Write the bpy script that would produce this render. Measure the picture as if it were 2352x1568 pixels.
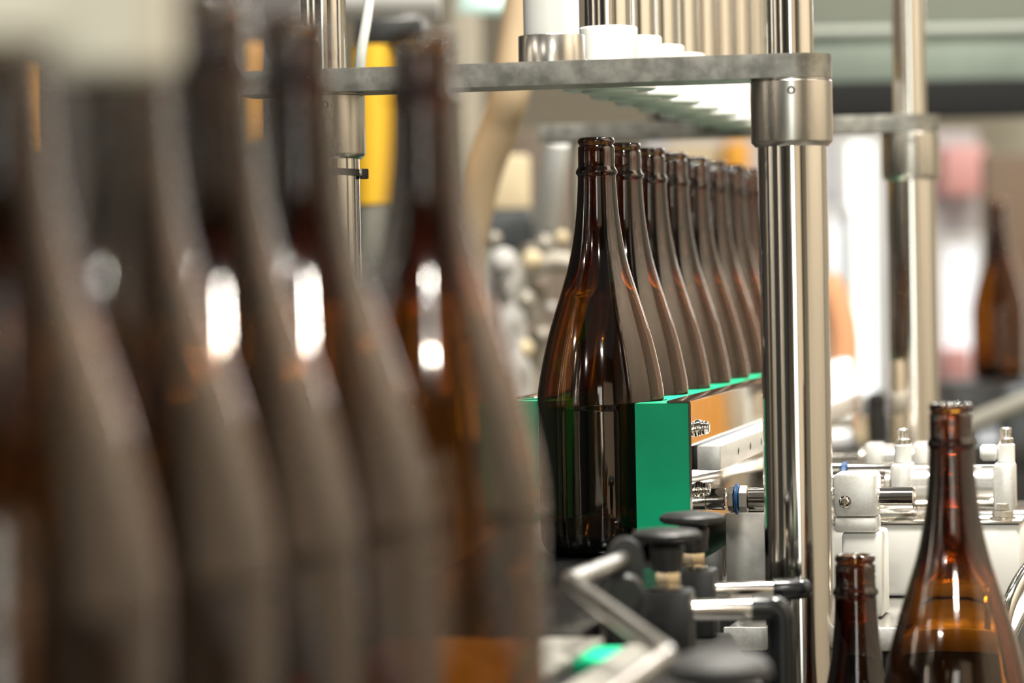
import bpy, bmesh, math, random
from mathutils import Vector, Matrix
random.seed(7)
SC = bpy.context.scene
COL = SC.collection
for o in list(bpy.data.objects): bpy.data.objects.remove(o)

# ------------------------------------------------------------ camera
W, H = 2352, 1568
F = 7287.0                              # focal length in pixels
HC = 1.205                              # camera height
ROLL, PITCH = 0.0192, 0.02113
r0 = Vector((1, 0, 0)); f0 = Vector((0, math.cos(PITCH), -math.sin(PITCH))); u0 = r0.cross(f0)
RT = r0*math.cos(ROLL) - u0*math.sin(ROLL)
UP = r0*math.sin(ROLL) + u0*math.cos(ROLL)
CAMP = Vector((0, 0, HC))
cd = bpy.data.cameras.new('camera'); cam = bpy.data.objects.new('camera', cd); COL.objects.link(cam)
cd.sensor_width = 36; cd.lens = F/W*36; cd.clip_start = 0.05; cd.clip_end = 60
cam.matrix_world = Matrix(((RT.x, UP.x, -f0.x, 0), (RT.y, UP.y, -f0.y, 0), (RT.z, UP.z, -f0.z, HC), (0, 0, 0, 1)))
cd.dof.use_dof = True; cd.dof.focus_distance = 2.27; cd.dof.aperture_fstop = 4.8
SC.camera = cam
def P(px, py, D):
    """world point at distance D (along y) that stands at a pixel of the photograph"""
    d = f0*F + RT*(px - W/2) - UP*(py - H/2)
    return CAMP + d*(D/d.y)

# ------------------------------------------------------------ light
SC.view_settings.view_transform = 'Standard'; SC.view_settings.look = 'None'
SC.view_settings.exposure = 0.06; SC.view_settings.gamma = 1; SC.view_settings.use_curve_mapping = False
SC.cycles.use_denoising = True
SC.cycles.max_bounces = 16; SC.cycles.transmission_bounces = 16; SC.cycles.glossy_bounces = 8
SC.cycles.transparent_max_bounces = 8; SC.cycles.diffuse_bounces = 4
SC.cycles.caustics_reflective = False; SC.cycles.caustics_refractive = False
SC.cycles.sample_clamp_indirect = 80.0
wd = bpy.data.worlds.new('hall'); SC.world = wd; wd.use_nodes = True
wd.node_tree.nodes['Background'].inputs[0].default_value = (0.80, 0.78, 0.72, 1)
wd.node_tree.nodes['Background'].inputs[1].default_value = 0.17
def area(name, loc, target, sx, sy, power, col):
    l = bpy.data.lights.new(name, 'AREA'); l.shape = 'RECTANGLE'; l.size = sx; l.size_y = sy
    l.energy = power; l.color = col
    o = bpy.data.objects.new(name, l); COL.objects.link(o); o.location = loc
    o.rotation_euler = (Vector(target) - Vector(loc)).to_track_quat('-Z', 'Y').to_euler()
    return o
LAMPS = [(-1.88, -1.08, 2.75), (-2.6, .83, 2.6), (0.2, -1.2, 2.85), (1.0, 2.5, 3.3), (0.3, 4.8, 3.3), (1.6, 5.6, 3.3), (0.15, 1.7, 3.2)]  # last one added as overhead fill, too steep to glint on the bottle shoulders
LPOW = [22, 13, 40, 95, 40, 26, 95]
LSIZE = [.13, .13, .18, .30, .24, .24, .30]
for (lx, ly, lz), pw, ls in zip(LAMPS, LPOW, LSIZE):
    area('ceiling_lamp_light', (lx, ly, lz - .07), (lx, ly, 0), ls, ls, pw, (1, .95, .86))
# area light for the daylight from the back right
area('window_daylight_back', (1.7, 6.4, 2.4), (.7, 2.4, 1.0), 1.6, 1.4, 55, (.95, .98, 1))

# ------------------------------------------------------------ materials
MC = {}
def mat(name, col, rough=.5, metal=0., noise=None, bump=0., spec=None, coat=0., emit=None, es=1., scale=(1, 1, 1)):
    if name in MC: return MC[name]
    m = bpy.data.materials.new(name); m.use_nodes = True; MC[name] = m
    nt = m.node_tree; b = nt.nodes['Principled BSDF']
    b.inputs['Base Color'].default_value = (*col, 1); b.inputs['Roughness'].default_value = rough
    b.inputs['Metallic'].default_value = metal
    if spec is not None: b.inputs['Specular IOR Level'].default_value = spec
    if coat: b.inputs['Coat Weight'].default_value = coat; b.inputs['Coat Roughness'].default_value = .08
    if emit: b.inputs['Emission Color'].default_value = (*emit, 1); b.inputs['Emission Strength'].default_value = es
    if noise or bump:
        tc = nt.nodes.new('ShaderNodeTexCoord'); mp = nt.nodes.new('ShaderNodeMapping'); nz = nt.nodes.new('ShaderNodeTexNoise')
        mp.inputs['Scale'].default_value = scale
        nz.inputs['Scale'].default_value = noise[0] if noise else 120; nz.inputs['Detail'].default_value = 4
        nt.links.new(tc.outputs['Object'], mp.inputs[0]); nt.links.new(mp.outputs[0], nz.inputs[0])
        if noise:
            cr = nt.nodes.new('ShaderNodeValToRGB'); a = noise[1]
            cr.color_ramp.elements[0].position = .35; cr.color_ramp.elements[1].position = .65
            cr.color_ramp.elements[0].color = (*[c*(1 - a) for c in col], 1)
            cr.color_ramp.elements[1].color = (*[min(1, c*(1 + a)) for c in col], 1)
            nt.links.new(nz.outputs[0], cr.inputs[0]); nt.links.new(cr.outputs[0], b.inputs['Base Color'])
            mr = nt.nodes.new('ShaderNodeMapRange'); mr.inputs['To Min'].default_value = rough*.8; mr.inputs['To Max'].default_value = min(1, rough*1.3)
            nt.links.new(nz.outputs[0], mr.inputs[0]); nt.links.new(mr.outputs[0], b.inputs['Roughness'])
        if bump:
            bp = nt.nodes.new('ShaderNodeBump'); bp.inputs['Strength'].default_value = bump; bp.inputs['Distance'].default_value = .002
            nt.links.new(nz.outputs[0], bp.inputs['Height']); nt.links.new(bp.outputs[0], b.inputs['Normal'])
    return m
def amber_glass():
    m = bpy.data.materials.new('amber_glass'); m.use_nodes = True; nt = m.node_tree
    nt.nodes.clear(); out = nt.nodes.new('ShaderNodeOutputMaterial')
    g = nt.nodes.new('ShaderNodeBsdfGlass'); g.inputs['Color'].default_value = (.99, .97, .94, 1); g.inputs['IOR'].default_value = 1.52; g.inputs['Roughness'].default_value = 0
    gl = nt.nodes.new('ShaderNodeBsdfGlossy'); gl.inputs['Roughness'].default_value = .085; gl.inputs['Color'].default_value = (1, .97, .94, 1)
    lw = nt.nodes.new('ShaderNodeLayerWeight'); lw.inputs['Blend'].default_value = .25
    mr = nt.nodes.new('ShaderNodeMapRange'); mr.inputs['To Min'].default_value = .018; mr.inputs['To Max'].default_value = .095
    geo = nt.nodes.new('ShaderNodeNewGeometry'); mul = nt.nodes.new('ShaderNodeMath'); mul.operation = 'MULTIPLY'
    inv = nt.nodes.new('ShaderNodeMath'); inv.operation = 'SUBTRACT'; inv.inputs[0].default_value = 1
    nt.links.new(geo.outputs['Backfacing'], inv.inputs[1])
    mx = nt.nodes.new('ShaderNodeMixShader')
    nt.links.new(lw.outputs['Facing'], mr.inputs[0]); nt.links.new(mr.outputs[0], mul.inputs[0]); nt.links.new(inv.outputs[0], mul.inputs[1])
    nt.links.new(mul.outputs[0], mx.inputs[0]); nt.links.new(g.outputs[0], mx.inputs[1]); nt.links.new(gl.outputs[0], mx.inputs[2])
    nt.links.new(mx.outputs[0], out.inputs['Surface'])
    va = nt.nodes.new('ShaderNodeVolumeAbsorption'); va.inputs['Color'].default_value = (.77, .61, .12, 1); va.inputs['Density'].default_value = 1400
    nt.links.new(va.outputs[0], out.inputs['Volume'])
    # slightly wavy moulded glass
    tc = nt.nodes.new('ShaderNodeTexCoord'); mp = nt.nodes.new('ShaderNodeMapping'); mp.inputs['Scale'].default_value = (1, 1, .25)
    nz = nt.nodes.new('ShaderNodeTexNoise'); nz.inputs['Scale'].default_value = 55; bp = nt.nodes.new('ShaderNodeBump')
    bp.inputs['Strength'].default_value = .12; bp.inputs['Distance'].default_value = .001
    nt.links.new(tc.outputs['Object'], mp.inputs[0]); nt.links.new(mp.outputs[0], nz.inputs[0]); nt.links.new(nz.outputs[0], bp.inputs['Height'])
    nt.links.new(bp.outputs[0], g.inputs['Normal']); nt.links.new(bp.outputs[0], gl.inputs['Normal'])
    return m
AMBER = amber_glass()
M_CHROME = mat('polished_steel', (.66, .63, .58), .09, 1, noise=(30, .06), scale=(1, 1, .15))
M_STEEL = mat('satin_steel', (.60, .57, .52), .27, 1, noise=(60, .10), scale=(1, 1, .2))
M_PLATE = mat('machined_plate', (.25, .245, .22), .42, .85, noise=(90, .28), bump=.15)
M_ALU = mat('anodised_aluminium', (.78, .78, .75), .38, .55, noise=(400, .06))
M_WHITE = mat('white_plastic', (.84, .84, .80), .4)
M_WHITE2 = mat('white_acetal', (.86, .87, .83), .33)
M_GREEN = mat('green_polyethylene', (.0, .58, .27), .42, noise=(40, .05), spec=.4)
M_BLACK = mat('black_nylon', (.018, .019, .019), .42, noise=(200, .2))
M_BLACKG = mat('black_gloss_plastic', (.012, .014, .015), .18)
M_DARK = mat('dark_painted_steel', (.02, .02, .019), .35)
M_WETBLK = mat('wet_black_belt', (.010, .010, .010), .16, bump=.25)
M_BRASS = mat('warm_nickel', (.72, .60, .42), .25, 1)
M_BLUE = mat('blue_seal', (.0, .06, .20), .4)
M_BELT = mat('grey_belt_slats', (.28, .27, .24), .38, noise=(50, .15))
M_BELTGAP = mat('belt_joint', (.16, .16, .14), .5)
M_YEL = mat('yellow_paint', (.86, .50, .03), .5)
M_TIE = mat('black_cable_tie_nylon', (.03, .028, .026), .5)
M_HOSE = mat('tan_hose', (.58, .43, .27), .6)
M_BEIGE = mat('beige_wall_paint', (.36, .325, .25), .8)
M_PAINTW = mat('white_paint', (.78, .80, .79), .7)
M_REAR = mat('rear_wall_paint', (.16, .14, .11), .8)
M_DGREY = mat('blue_grey_enamel', (.07, .08, .085), .5)
M_BROWN = mat('brown_board', (.16, .12, .085), .6)
M_CREAM = mat('cream_sheet', (.68, .56, .36), .6)
M_PEACH = mat('peach_plastic', (.85, .42, .22), .5)
M_PINK = mat('pink_card', (.68, .36, .35), .7)
M_ORANGE = mat('orange_plastic', (.85, .40, .03), .5)
M_ORANGE2 = mat('amber_orange_sheet', (.80, .34, .04), .5)
M_TUBE = mat('milky_tube', (.45, .47, .44), .25)
M_GG = mat('green_grey_panel', (.27, .33, .28), .5, noise=(6, .15))
M_GREYP = mat('mid_grey_paint', (.25, .24, .20), .6)
M_FLOOR = mat('hall_floor_paint', (.13, .125, .11), .45, noise=(3, .15))
M_WALLD = mat('dark_wall_paint', (.045, .042, .040), .7)
M_LAV = mat('pale_lavender_paint', (.62, .62, .66), .7)

# ------------------------------------------------------------ mesh tools
def lathe(bm, prof, c, axis=(0, 0, 1), seg=32, caps=True):
    """prof: list of (radius, distance along axis); c: start point"""
    ax = Vector(axis).normalized(); t = Vector((1, 0, 0)) if abs(ax.x) < .8 else Vector((0, 1, 0))
    e1 = ax.cross(t).normalized(); e2 = ax.cross(e1); c = Vector(c)
    rings = []
    for r, h in prof:
        if r < 1e-6: rings.append([bm.verts.new(c + ax*h)])
        else: rings.append([bm.verts.new(c + ax*h + e1*r*math.cos(2*math.pi*i/seg) + e2*r*math.sin(2*math.pi*i/seg)) for i in range(seg)])
    for a, b in zip(rings, rings[1:]):
        if len(a) == 1 and len(b) == 1: continue
        for i in range(seg):
            j = (i + 1) % seg
            if len(a) == 1: bm.faces.new((a[0], b[i], b[j]))
            elif len(b) == 1: bm.faces.new((a[i], b[0], a[j]))
            else: bm.faces.new((a[i], b[i], b[j], a[j]))
    if caps:
        if len(rings[0]) > 1: bm.faces.new(rings[0])
        if len(rings[-1]) > 1: bm.faces.new(rings[-1])
def cyl(bm, p0, p1, r, seg=28, bev=.0006):
    p0 = Vector(p0); p1 = Vector(p1); L = (p1 - p0).length; bev = min(bev, r*.3, L*.3)
    lathe(bm, [(r - bev, 0), (r, bev), (r, L - bev), (r - bev, L)], p0, p1 - p0, seg)
def box(bm, c, size, rz=0, bev=.001, rot=None):
    M = rot if rot else Matrix.Rotation(rz, 3, 'Z')
    vs = [bm.verts.new(Vector(c) + M @ Vector((sx*size[0]/2, sy*size[1]/2, sz*size[2]/2))) for sx in (-1, 1) for sy in (-1, 1) for sz in (-1, 1)]
    idx = [(0, 1, 3, 2), (4, 6, 7, 5), (0, 4, 5, 1), (2, 3, 7, 6), (0, 2, 6, 4), (1, 5, 7, 3)]
    fs = [bm.faces.new([vs[i] for i in q]) for q in idx]
    if bev > 0:
        es = list({e for f in fs for e in f.edges})
        bmesh.ops.bevel(bm, geom=es, offset=min(bev, min(size)*.3), segments=2, affect='EDGES', profile=.5)
def prism(bm, pts, z0, z1, bev=0):
    a = [bm.verts.new((p[0], p[1], z0)) for p in pts]; b = [bm.verts.new((p[0], p[1], z1)) for p in pts]
    n = len(pts); bm.faces.new(list(reversed(a))); top = bm.faces.new(b)
    for i in range(n):
        j = (i + 1) % n; bm.faces.new((a[i], a[j], b[j], b[i]))
def tube(bm, pts, r, seg=18, taper=None):
    pts = [Vector(p) for p in pts]; rings = []; n = len(pts); e1 = None
    for i, p in enumerate(pts):
        t = (pts[min(i + 1, n - 1)] - pts[max(i - 1, 0)]).normalized()
        if e1 is None:
            k = Vector((0, 0, 1)) if abs(t.z) < .9 else Vector((1, 0, 0)); e1 = t.cross(k).normalized()
        else: e1 = (e1 - t*e1.dot(t)).normalized()
        e2 = t.cross(e1); rr = r if taper is None else r*taper[i]
        rings.append([bm.verts.new(p + e1*rr*math.cos(2*math.pi*k/seg) + e2*rr*math.sin(2*math.pi*k/seg)) for k in range(seg)])
    for a, b in zip(rings, rings[1:]):
        for i in range(seg):
            j = (i + 1) % seg; bm.faces.new((a[i], a[j], b[j], b[i]))
    bm.faces.new(rings[0]); bm.faces.new(rings[-1])
def fillet(pts, rad, n=6):
    """round the corners of a polyline"""
    pts = [Vector(p) for p in pts]; out = [pts[0]]
    for a, b, c in zip(pts, pts[1:], pts[2:]):
        d1 = (a - b).normalized(); d2 = (c - b).normalized(); rr = min(rad, (a - b).length*.45, (c - b).length*.45)
        s = b + d1*rr; e = b + d2*rr
        for i in range(n + 1):
            t = i/n; out.append(s*(1 - t)**2 + b*2*t*(1 - t) + e*t*t)
    out.append(pts[-1]); return out
def smooth_pts(ctrl, n=8):
    ctrl = [Vector(p) for p in ctrl]; c = [ctrl[0]*2 - ctrl[1]] + ctrl + [ctrl[-1]*2 - ctrl[-2]]; out = []
    for i in range(1, len(c) - 2):
        for k in range(n):
            t = k/n
            out.append(.5*((2*c[i]) + (c[i+1] - c[i-1])*t + (2*c[i-1] - 5*c[i] + 4*c[i+1] - c[i+2])*t*t + (-c[i-1] + 3*c[i] - 3*c[i+1] + c[i+2])*t**3))
    out.append(ctrl[-1]); return out
def mesh(name, fn, m, parent=None, origin=None, smooth=True, ang=35):
    bm = bmesh.new(); fn(bm)
    bmesh.ops.recalc_face_normals(bm, faces=bm.faces)
    if parent is not None: org = parent['_o'] if '_o' in parent else parent.location; org = Vector(org)
    elif origin is not None: org = Vector(origin)
    else:
        xs = [v.co for v in bm.verts]
        org = Vector(((min(v.x for v in xs) + max(v.x for v in xs))/2, (min(v.y for v in xs) + max(v.y for v in xs))/2, min(v.z for v in xs)))
    bmesh.ops.translate(bm, verts=bm.verts, vec=-org)
    for e in bm.edges:
        if len(e.link_faces) == 2 and e.calc_face_angle(0) > math.radians(ang): e.smooth = False
    for f in bm.faces: f.smooth = smooth
    me = bpy.data.meshes.new(name); bm.to_mesh(me); bm.free(); me.materials.append(m)
    o = bpy.data.objects.new(name, me); COL.objects.link(o)
    ORG[o.name] = org
    if parent is not None: o.parent = parent
    else: o.location = org
    return o
ORG = {}
def child(name, fn, m, parent, **k):
    """a part (or sub-part) whose coordinates are given in world space; parents are never rotated while building"""
    base = ORG[parent.name]
    bm = bmesh.new(); fn(bm); bmesh.ops.recalc_face_normals(bm, faces=bm.faces)
    bmesh.ops.translate(bm, verts=bm.verts, vec=-base)
    for e in bm.edges:
        if len(e.link_faces) == 2 and e.calc_face_angle(0) > math.radians(35): e.smooth = False
    for f in bm.faces: f.smooth = True
    me = bpy.data.meshes.new(name); bm.to_mesh(me); bm.free(); me.materials.append(m)
    o = bpy.data.objects.new(name, me); COL.objects.link(o); o.parent = parent; ORG[o.name] = base
    return o
def thing(name, label, cat, loc, group=None):
    o = bpy.data.objects.new(name, None); COL.objects.link(o); o.location = loc; ORG[o.name] = Vector(loc)
    o.empty_display_size = .02
    return tag(o, label, cat, group)
def tag(o, label, cat, group=None, kind=None):
    o['label'] = label; o['category'] = cat
    if group: o['group'] = group
    if kind: o['kind'] = kind
    return o
def struct(name, fn, m, label=None):
    o = mesh(name, fn, m); o['kind'] = 'structure'; o['category'] = name.split('_')[0]
    o['label'] = label or name.replace('_', ' '); return o
def copy_tree(o, parent=None):
    c = o.copy(); COL.objects.link(c)
    if parent: c.parent = parent
    for ch in list(o.children): copy_tree(ch, c)
    return c

# ------------------------------------------------------------ machine axes
vd = f0*F + RT*(2760 - W/2) - UP*(600 - H/2); vd.z = 0
U = vd.normalized(); V = Vector((U.y, -U.x, 0))        # along the row / to its right
RZ = math.atan2(-U.x, U.y)                              # local y axis along U
B0 = P(1369, 316, 2.29); ZB = B0.z - .300              # foot of the first bottle
def R(a, b, z): return Vector((B0.x, B0.y, 0)) + U*a + V*b + Vector((0, 0, ZB + z))
PITCHB = .110

# ------------------------------------------------------------ hall
struct('floor', lambda bm: box(bm, (0, 2.5, -.05), (8, 13, .1), bev=0), M_FLOOR, 'grey painted hall floor')
struct('wall_back', lambda bm: box(bm, (0, 8.05, 2), (8, .1, 4), bev=0), M_BEIGE, 'beige back wall of the hall')
struct('wall_left', lambda bm: box(bm, (-3.05, 2.5, 2), (.1, 13, 4), bev=0), M_WALLD, 'dark left wall of the hall')
struct('wall_right', lambda bm: box(bm, (3.05, 2.5, 2), (.1, 13, 4), bev=0), M_BEIGE, 'beige right wall of the hall')

struct('wall_rear', lambda bm: box(bm, (0, -4.05, 2), (8, .1, 4), bev=0), M_REAR, 'beige wall behind the photographer')
def glow_panel(n, fn, pane, frame, lab):
    w = thing('window_%d' % n, lab, 'window', fn[0]); w['kind'] = 'structure'
    child('glow_panel', lambda bm: box(bm, fn[0], fn[1], bev=0), pane, w)
    def fr(bm):
        c, sz = Vector(fn[0]), fn[1]; k = 0 if sz[0] > sz[1] else 1
        for sgn in (-1, 1):
            d = Vector((0, 0, 0)); d[k] = sgn*(sz[k]/2 + .03)
            q = [.06, .06, sz[2] + .12]; box(bm, c + d, q, bev=.002)
            q = [.06, .06, .06]; q[k] = sz[k]; box(bm, c + Vector((0, 0, sgn*(sz[2]/2 + .03))), q, bev=.002)
    child('frame', fr, frame, w)
glow_panel(4, ((2.96, .85, 2.05), (.02, 3.7, 2.6)), mat('cream_wall_glow', (.6, .52, .4), .8, emit=(1, .83, .60), es=.36), M_PAINTW, 'unseen glowing cream panel added in place of the lit right wall')  # no window: glow added in place of a lit beige wall, for reflections
glow_panel(5, ((-.32, -3.96, 1.5), (.95, .02, 2.6)), mat('door_daylight', (.8, .8, .8), .5, emit=(.93, 1, .95), es=4.4), M_PAINTW, 'tall bright glazed opening behind the photographer')
glow_panel(6, ((1.45, -3.96, 1.7), (1.9, .02, 2.6)), mat('rear_wall_glow', (.6, .5, .36), .8, emit=(1, .80, .56), es=.62), M_PAINTW, 'unseen glowing cream panel added in place of the lit rear wall')  # glow added so this part of the rear wall mirrors as lit beige
glow_panel(7, ((2.15, 7.9, 1.35), (1.5, .02, 2.5)), mat('added_back_glow', (.8, .8, .8), .5, emit=(.95, 1, .98), es=3.0), M_PAINTW, 'unseen glowing panel added by the back wall to light the disc undersides')  # unseen source added to brighten the disc undersides and right-hand edges
dr = thing('machine_door', 'open cream enamelled machine door standing right of the photo, mirrored in the bottles', 'door', (1.25, 1.8, 0))
child('door_leaf', lambda bm: box(bm, (1.25, 1.8, 1.42), (.03, 1.36, 1.75), 0, .004), mat('cream_enamel', (.88, .76, .60), .55), dr)
child('hinge_post', lambda bm: box(bm, (1.27, 2.51, 1.15), (.05, .05, 2.3), 0, .003), M_STEEL, dr)
child('handle', lambda bm: tube(bm, fillet([(1.236, 1.2, 1.3), (1.19, 1.2, 1.3), (1.19, 1.2, 1.5), (1.236, 1.2, 1.5)], .02), .009), M_CHROME, dr)
def tank(x, y, r, lab):  # unseen tanks, added to break up the dark side of the post reflection
    t = thing('added_tank', lab, 'tank', (x, y, 0), 'tanks by the left wall')
    child('tank_body', lambda bm: lathe(bm, [(r*.3, .35), (r, .6), (r, 2.3), (r*.7, 2.55), (.05, 2.62)], (x, y, 0), seg=48), M_STEEL, t)
    for k in range(3):
        th = 2*math.pi*k/3; child('leg', lambda bm: cyl(bm, (x + r*.8*math.cos(th), y + r*.8*math.sin(th), 0), (x + r*.8*math.cos(th), y + r*.8*math.sin(th), .62), .03, 16), M_STEEL, t)
tank(-2.3, .2, .42, 'unseen stainless tank added by the left wall for reflections, nearer the photographer')
tank(-2.3, 1.9, .42, 'unseen stainless tank added by the left wall for reflections, level with the bottles')
# ------------------------------------------------------------ bottles
PROF = [(0, 12.6), (3, 13.2), (7, 13.45), (11, 13.2), (15, 12.3), (17, 12.15), (20, 13.1), (22, 13.35), (64, 13.35)]
PROF = [(0.0, 11.9), (.8, 12.9), (2.4, 13.45), (3.8, 13.3), (4.9, 12.4), (5.6, 12.15), (6.3, 12.8), (7.2, 13.3), (12, 13.35), (20.5, 13.35),
        (21.6, 13.7), (23.6, 14.9), (24.8, 15.2), (26, 14.9), (27.2, 13.9), (28.2, 13.75), (35, 14.0), (45, 14.6), (55, 15.5), (68, 17.1), (81, 19.35),
        (94, 22.4), (107, 26.3), (120, 30.4), (133, 34.5), (146, 38.2), (159, 41.3), (172, 43.9), (183, 45.6), (190, 46.15), (192, 46.3), (193, 45.9), (196, 45.8), (240, 45.8),
        (270, 45.8), (284, 45.6), (291, 44.5), (296, 42.0), (299, 38.5), (300, 34)]
def bottle_mesh(bm):
    pts = []
    # smooth the shoulder with a spline through the measured radii
    for i, (h, r) in enumerate(PROF): pts.append((h, r))
    fine = []
    for i in range(len(pts) - 1):
        (h0, r_0), (h1, r_1) = pts[i], pts[i + 1]
        if 28 < h0 < 183:
            hm, rm = pts[i-1]; hp, rp = pts[i+2] if i + 2 < len(pts) else pts[i+1]
            m0 = (r_1 - rm)/(h1 - hm); m1 = (rp - r_0)/(hp - h0)
            for k in range(3):
                t = k/3; dh = h1 - h0
                fine.append((h0 + dh*t, (2*t**3 - 3*t*t + 1)*r_0 + (t**3 - 2*t*t + t)*m0*dh + (-2*t**3 + 3*t*t)*r_1 + (t**3 - t*t)*m1*dh))
        else: fine.append((h0, r_0))
    fine.append(pts[-1])
    outer = [(r/1000, (300 - h)/1000) for h, r in fine]
    inner = []
    for h, r in fine:
        if h < 2 or h > 285: continue
        if h < 30: ri = 9.3
        elif h < 110: ri = 9.3 + (r - 2.4 - 9.3)*((h - 30)/80)**1.0 if h > 60 else 9.3 + (r - 4.0 - 9.3)*(h - 30)/80
        else: ri = r - 2.4
        inner.append((ri/1000, (300 - h)/1000))
    loop = [(.0, .026), (.012, .024), (.024, .014), (.030, .004)]       # punt outside
    inn = [(.038, .012), (.030, .013), (.018, .026), (.008, .031), (0, .032)]
    prof = loop + list(reversed(outer)) + [(.0106, .3000), (.0096, .2992)] + inner + inn
    lathe(bm, prof, (0, 0, 0), seg=72, caps=False)
BOT = mesh('glass_bottle', bottle_mesh, AMBER, origin=(0, 0, 0), ang=60)
first = [True]
def bottle(loc, label, group, rot=0, tilt=None):
    if first[0]: o = BOT; first[0] = False
    else: o = BOT.copy(); COL.objects.link(o)
    o.location = loc; o.rotation_euler = (0, 0, rot)
    return tag(o, label, 'bottle', group)
ordn = ['nearest, sharpest amber glass bottle of the row held in the green guides',
        'second amber bottle from the front in the sharp row between green guides',
        'third amber bottle from the front in the sharp row between green guides',
        'fourth amber bottle from the front in the sharp row, behind the third rim',
        'fifth amber bottle in the sharp row, between fourth and sixth',
        'sixth amber bottle in the sharp row, third from its far end',
        'seventh amber bottle in the sharp row, next to last before the thick post',
        'last amber bottle of the sharp row, partly behind the thick steel post']
for k in range(8):
    bottle(R(k*PITCHB, 0, 0), ordn[k], 'row of bottles under the filling heads', random.random()*6)
fg = [(12, .925, 0, 'blurred amber bottle at the far left edge of the photo, cut by the frame'),
      (302, 1.015, 0, 'blurred amber bottle standing below the white plastic puck at upper left'),
      (527, 1.105, .6, 'blurred amber bottle right of the one under the white puck'),
      (733, 1.195, 1.1, 'blurred amber bottle overlapping the left steel post of the frame'),
      (988, 1.285, 0, 'rightmost of the blurred foreground amber bottles, left of the sharp row')]
for px, D, tl_, lab in fg:
    p = P(px, 1000, D); p.z = ZB
    o = bottle(p, lab, 'blurred foreground bottles on the conveyor', random.random()*6)
    o.rotation_euler = (0, -math.radians(tl_), 0); o.location.z += .040*math.sin(math.radians(tl_))
# two lower bottles at the right and one far behind
LOW = [(2189, 1300, 2180, 925, 1.94, 'amber bottle low at the right edge with bright lamp highlights on its orange shoulder'),
       (1966, 1400, 1962, 1273, 2.08, 'shorter-standing amber bottle at bottom right, between thick post and larger bottle')]
low_pos = []
for px, py, rx, ry, D, lab in LOW:
    p = P(px, py, D); p.z = P(rx, ry, D).z - .300; low_pos.append(p.copy())
    bottle(p, lab, 'bottles on the lower infeed')
pf = P(2294, 700, 5.3); pf.z = P(2291, 458, 5.3).z - .300
bottle(pf, 'far dark amber bottle out of focus before the brown panel at the right edge', None)

# ------------------------------------------------------------ conveyor
def strip(b0, b1, a0, a1, z0, z1, bev=.0005):
    def f(bm): box(bm, R((a0 + a1)/2, (b0 + b1)/2, (z0 + z1)/2), (b1 - b0, a1 - a0, z1 - z0), RZ, bev)
    return f
def slats(b0, b1, a0, a1, z1):
    def f(bm):
        n = int((a1 - a0)/.0127)
        for i in range(n):
            a = a0 + (i + .5)*.0127
            box(bm, R(a, (b0 + b1)/2, z1 - .003), (b1 - b0, .0112, .006), RZ, .001)
            box(bm, R(a + .00635, (b0 + b1)/2, z1 - .0045), (b1 - b0 - .006, .0016, .004), RZ, 0)
    return f
cv = thing('conveyor', 'twin lane slat conveyor in pale grey with a green strip, under the foreground bottles', 'conveyor', R(-1.2, .1, -ZB))
child('conveyor_bed', strip(-.02, .235, -1.75, -.78, -.075, -.0075), M_DARK, cv)
child('conveyor_bed', strip(-.02, .137, -.78, -.515, -.075, -.0075), M_DARK, cv)
child('slat_chain', slats(-.018, .0975, -1.74, -.515, 0), M_BELT, cv)
child('slat_chain', slats(.1165, .232, -1.74, -.775, 0), M_BELT, cv)
child('guide_strip', strip(.1165, .136, -.772, -.55, -.0075, 0), M_BELT, cv)
child('wear_strip', strip(.0985, .1155, -.615, -.55, -.0075, -.0015), M_GREEN, cv)
child('side_rail', strip(-.032, -.020, -1.75, -.515, -.085, -.004), M_STEEL, cv)
child('side_rail', strip(.235, .247, -1.75, -.78, -.085, -.004), M_STEEL, cv)
for a in (-1.6, -.7):
    for b in (0, .21):
        child('leg', lambda bm, a=a, b=b: box(bm, R(a, b, -.075 - (ZB - .075)/2), (.04, .04, ZB - .075), RZ), M_STEEL, cv)
tr = thing('transfer_table', 'glossy wet black transfer bed the sharp bottle row stands on', 'machine bed', R(.2, 0, -ZB))
child('black_bed', strip(-.085, .080, -.51, 1.15, -.03, 0), M_WETBLK, tr)
child('pedestal', strip(-.06, .075, .02, 1.05, -ZB, -.0305), M_DARK, tr)

# ------------------------------------------------------------ green guides
def comb(side, a0, a1):
    pts = []; rad = .0478; bi, bo = .0345, .0725
    w = math.sqrt(rad**2 - bi**2)
    pts.append((a0, bo)); pts.append((a0, bi))
    for k in range(0, 9):
        c = k*PITCHB
        if c - w < a0: continue
        if c + w > a1: break
        n = 14; t0 = math.asin(bi/rad)
        for i in range(n + 1):
            t = math.pi - t0 - (math.pi - 2*t0)*i/n
            pts.append((c + rad*math.cos(t), rad*math.sin(t)))
    pts.append((a1, bi)); pts.append((a1, bo))
    return [R(a, side*b, 0) for a, b in pts]
GT = P(1510, 925, 2.235).z - ZB          # top of the guides
gr = thing('bottle_guide', 'bright green notched plastic guide right of the sharp row, with square end face', 'guide rail', R(-.055, .055, 0.02))
child('notched_block', lambda bm: prism(bm, comb(1, -.055, .97), ZB + .020, ZB + GT), M_GREEN, gr)
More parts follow.
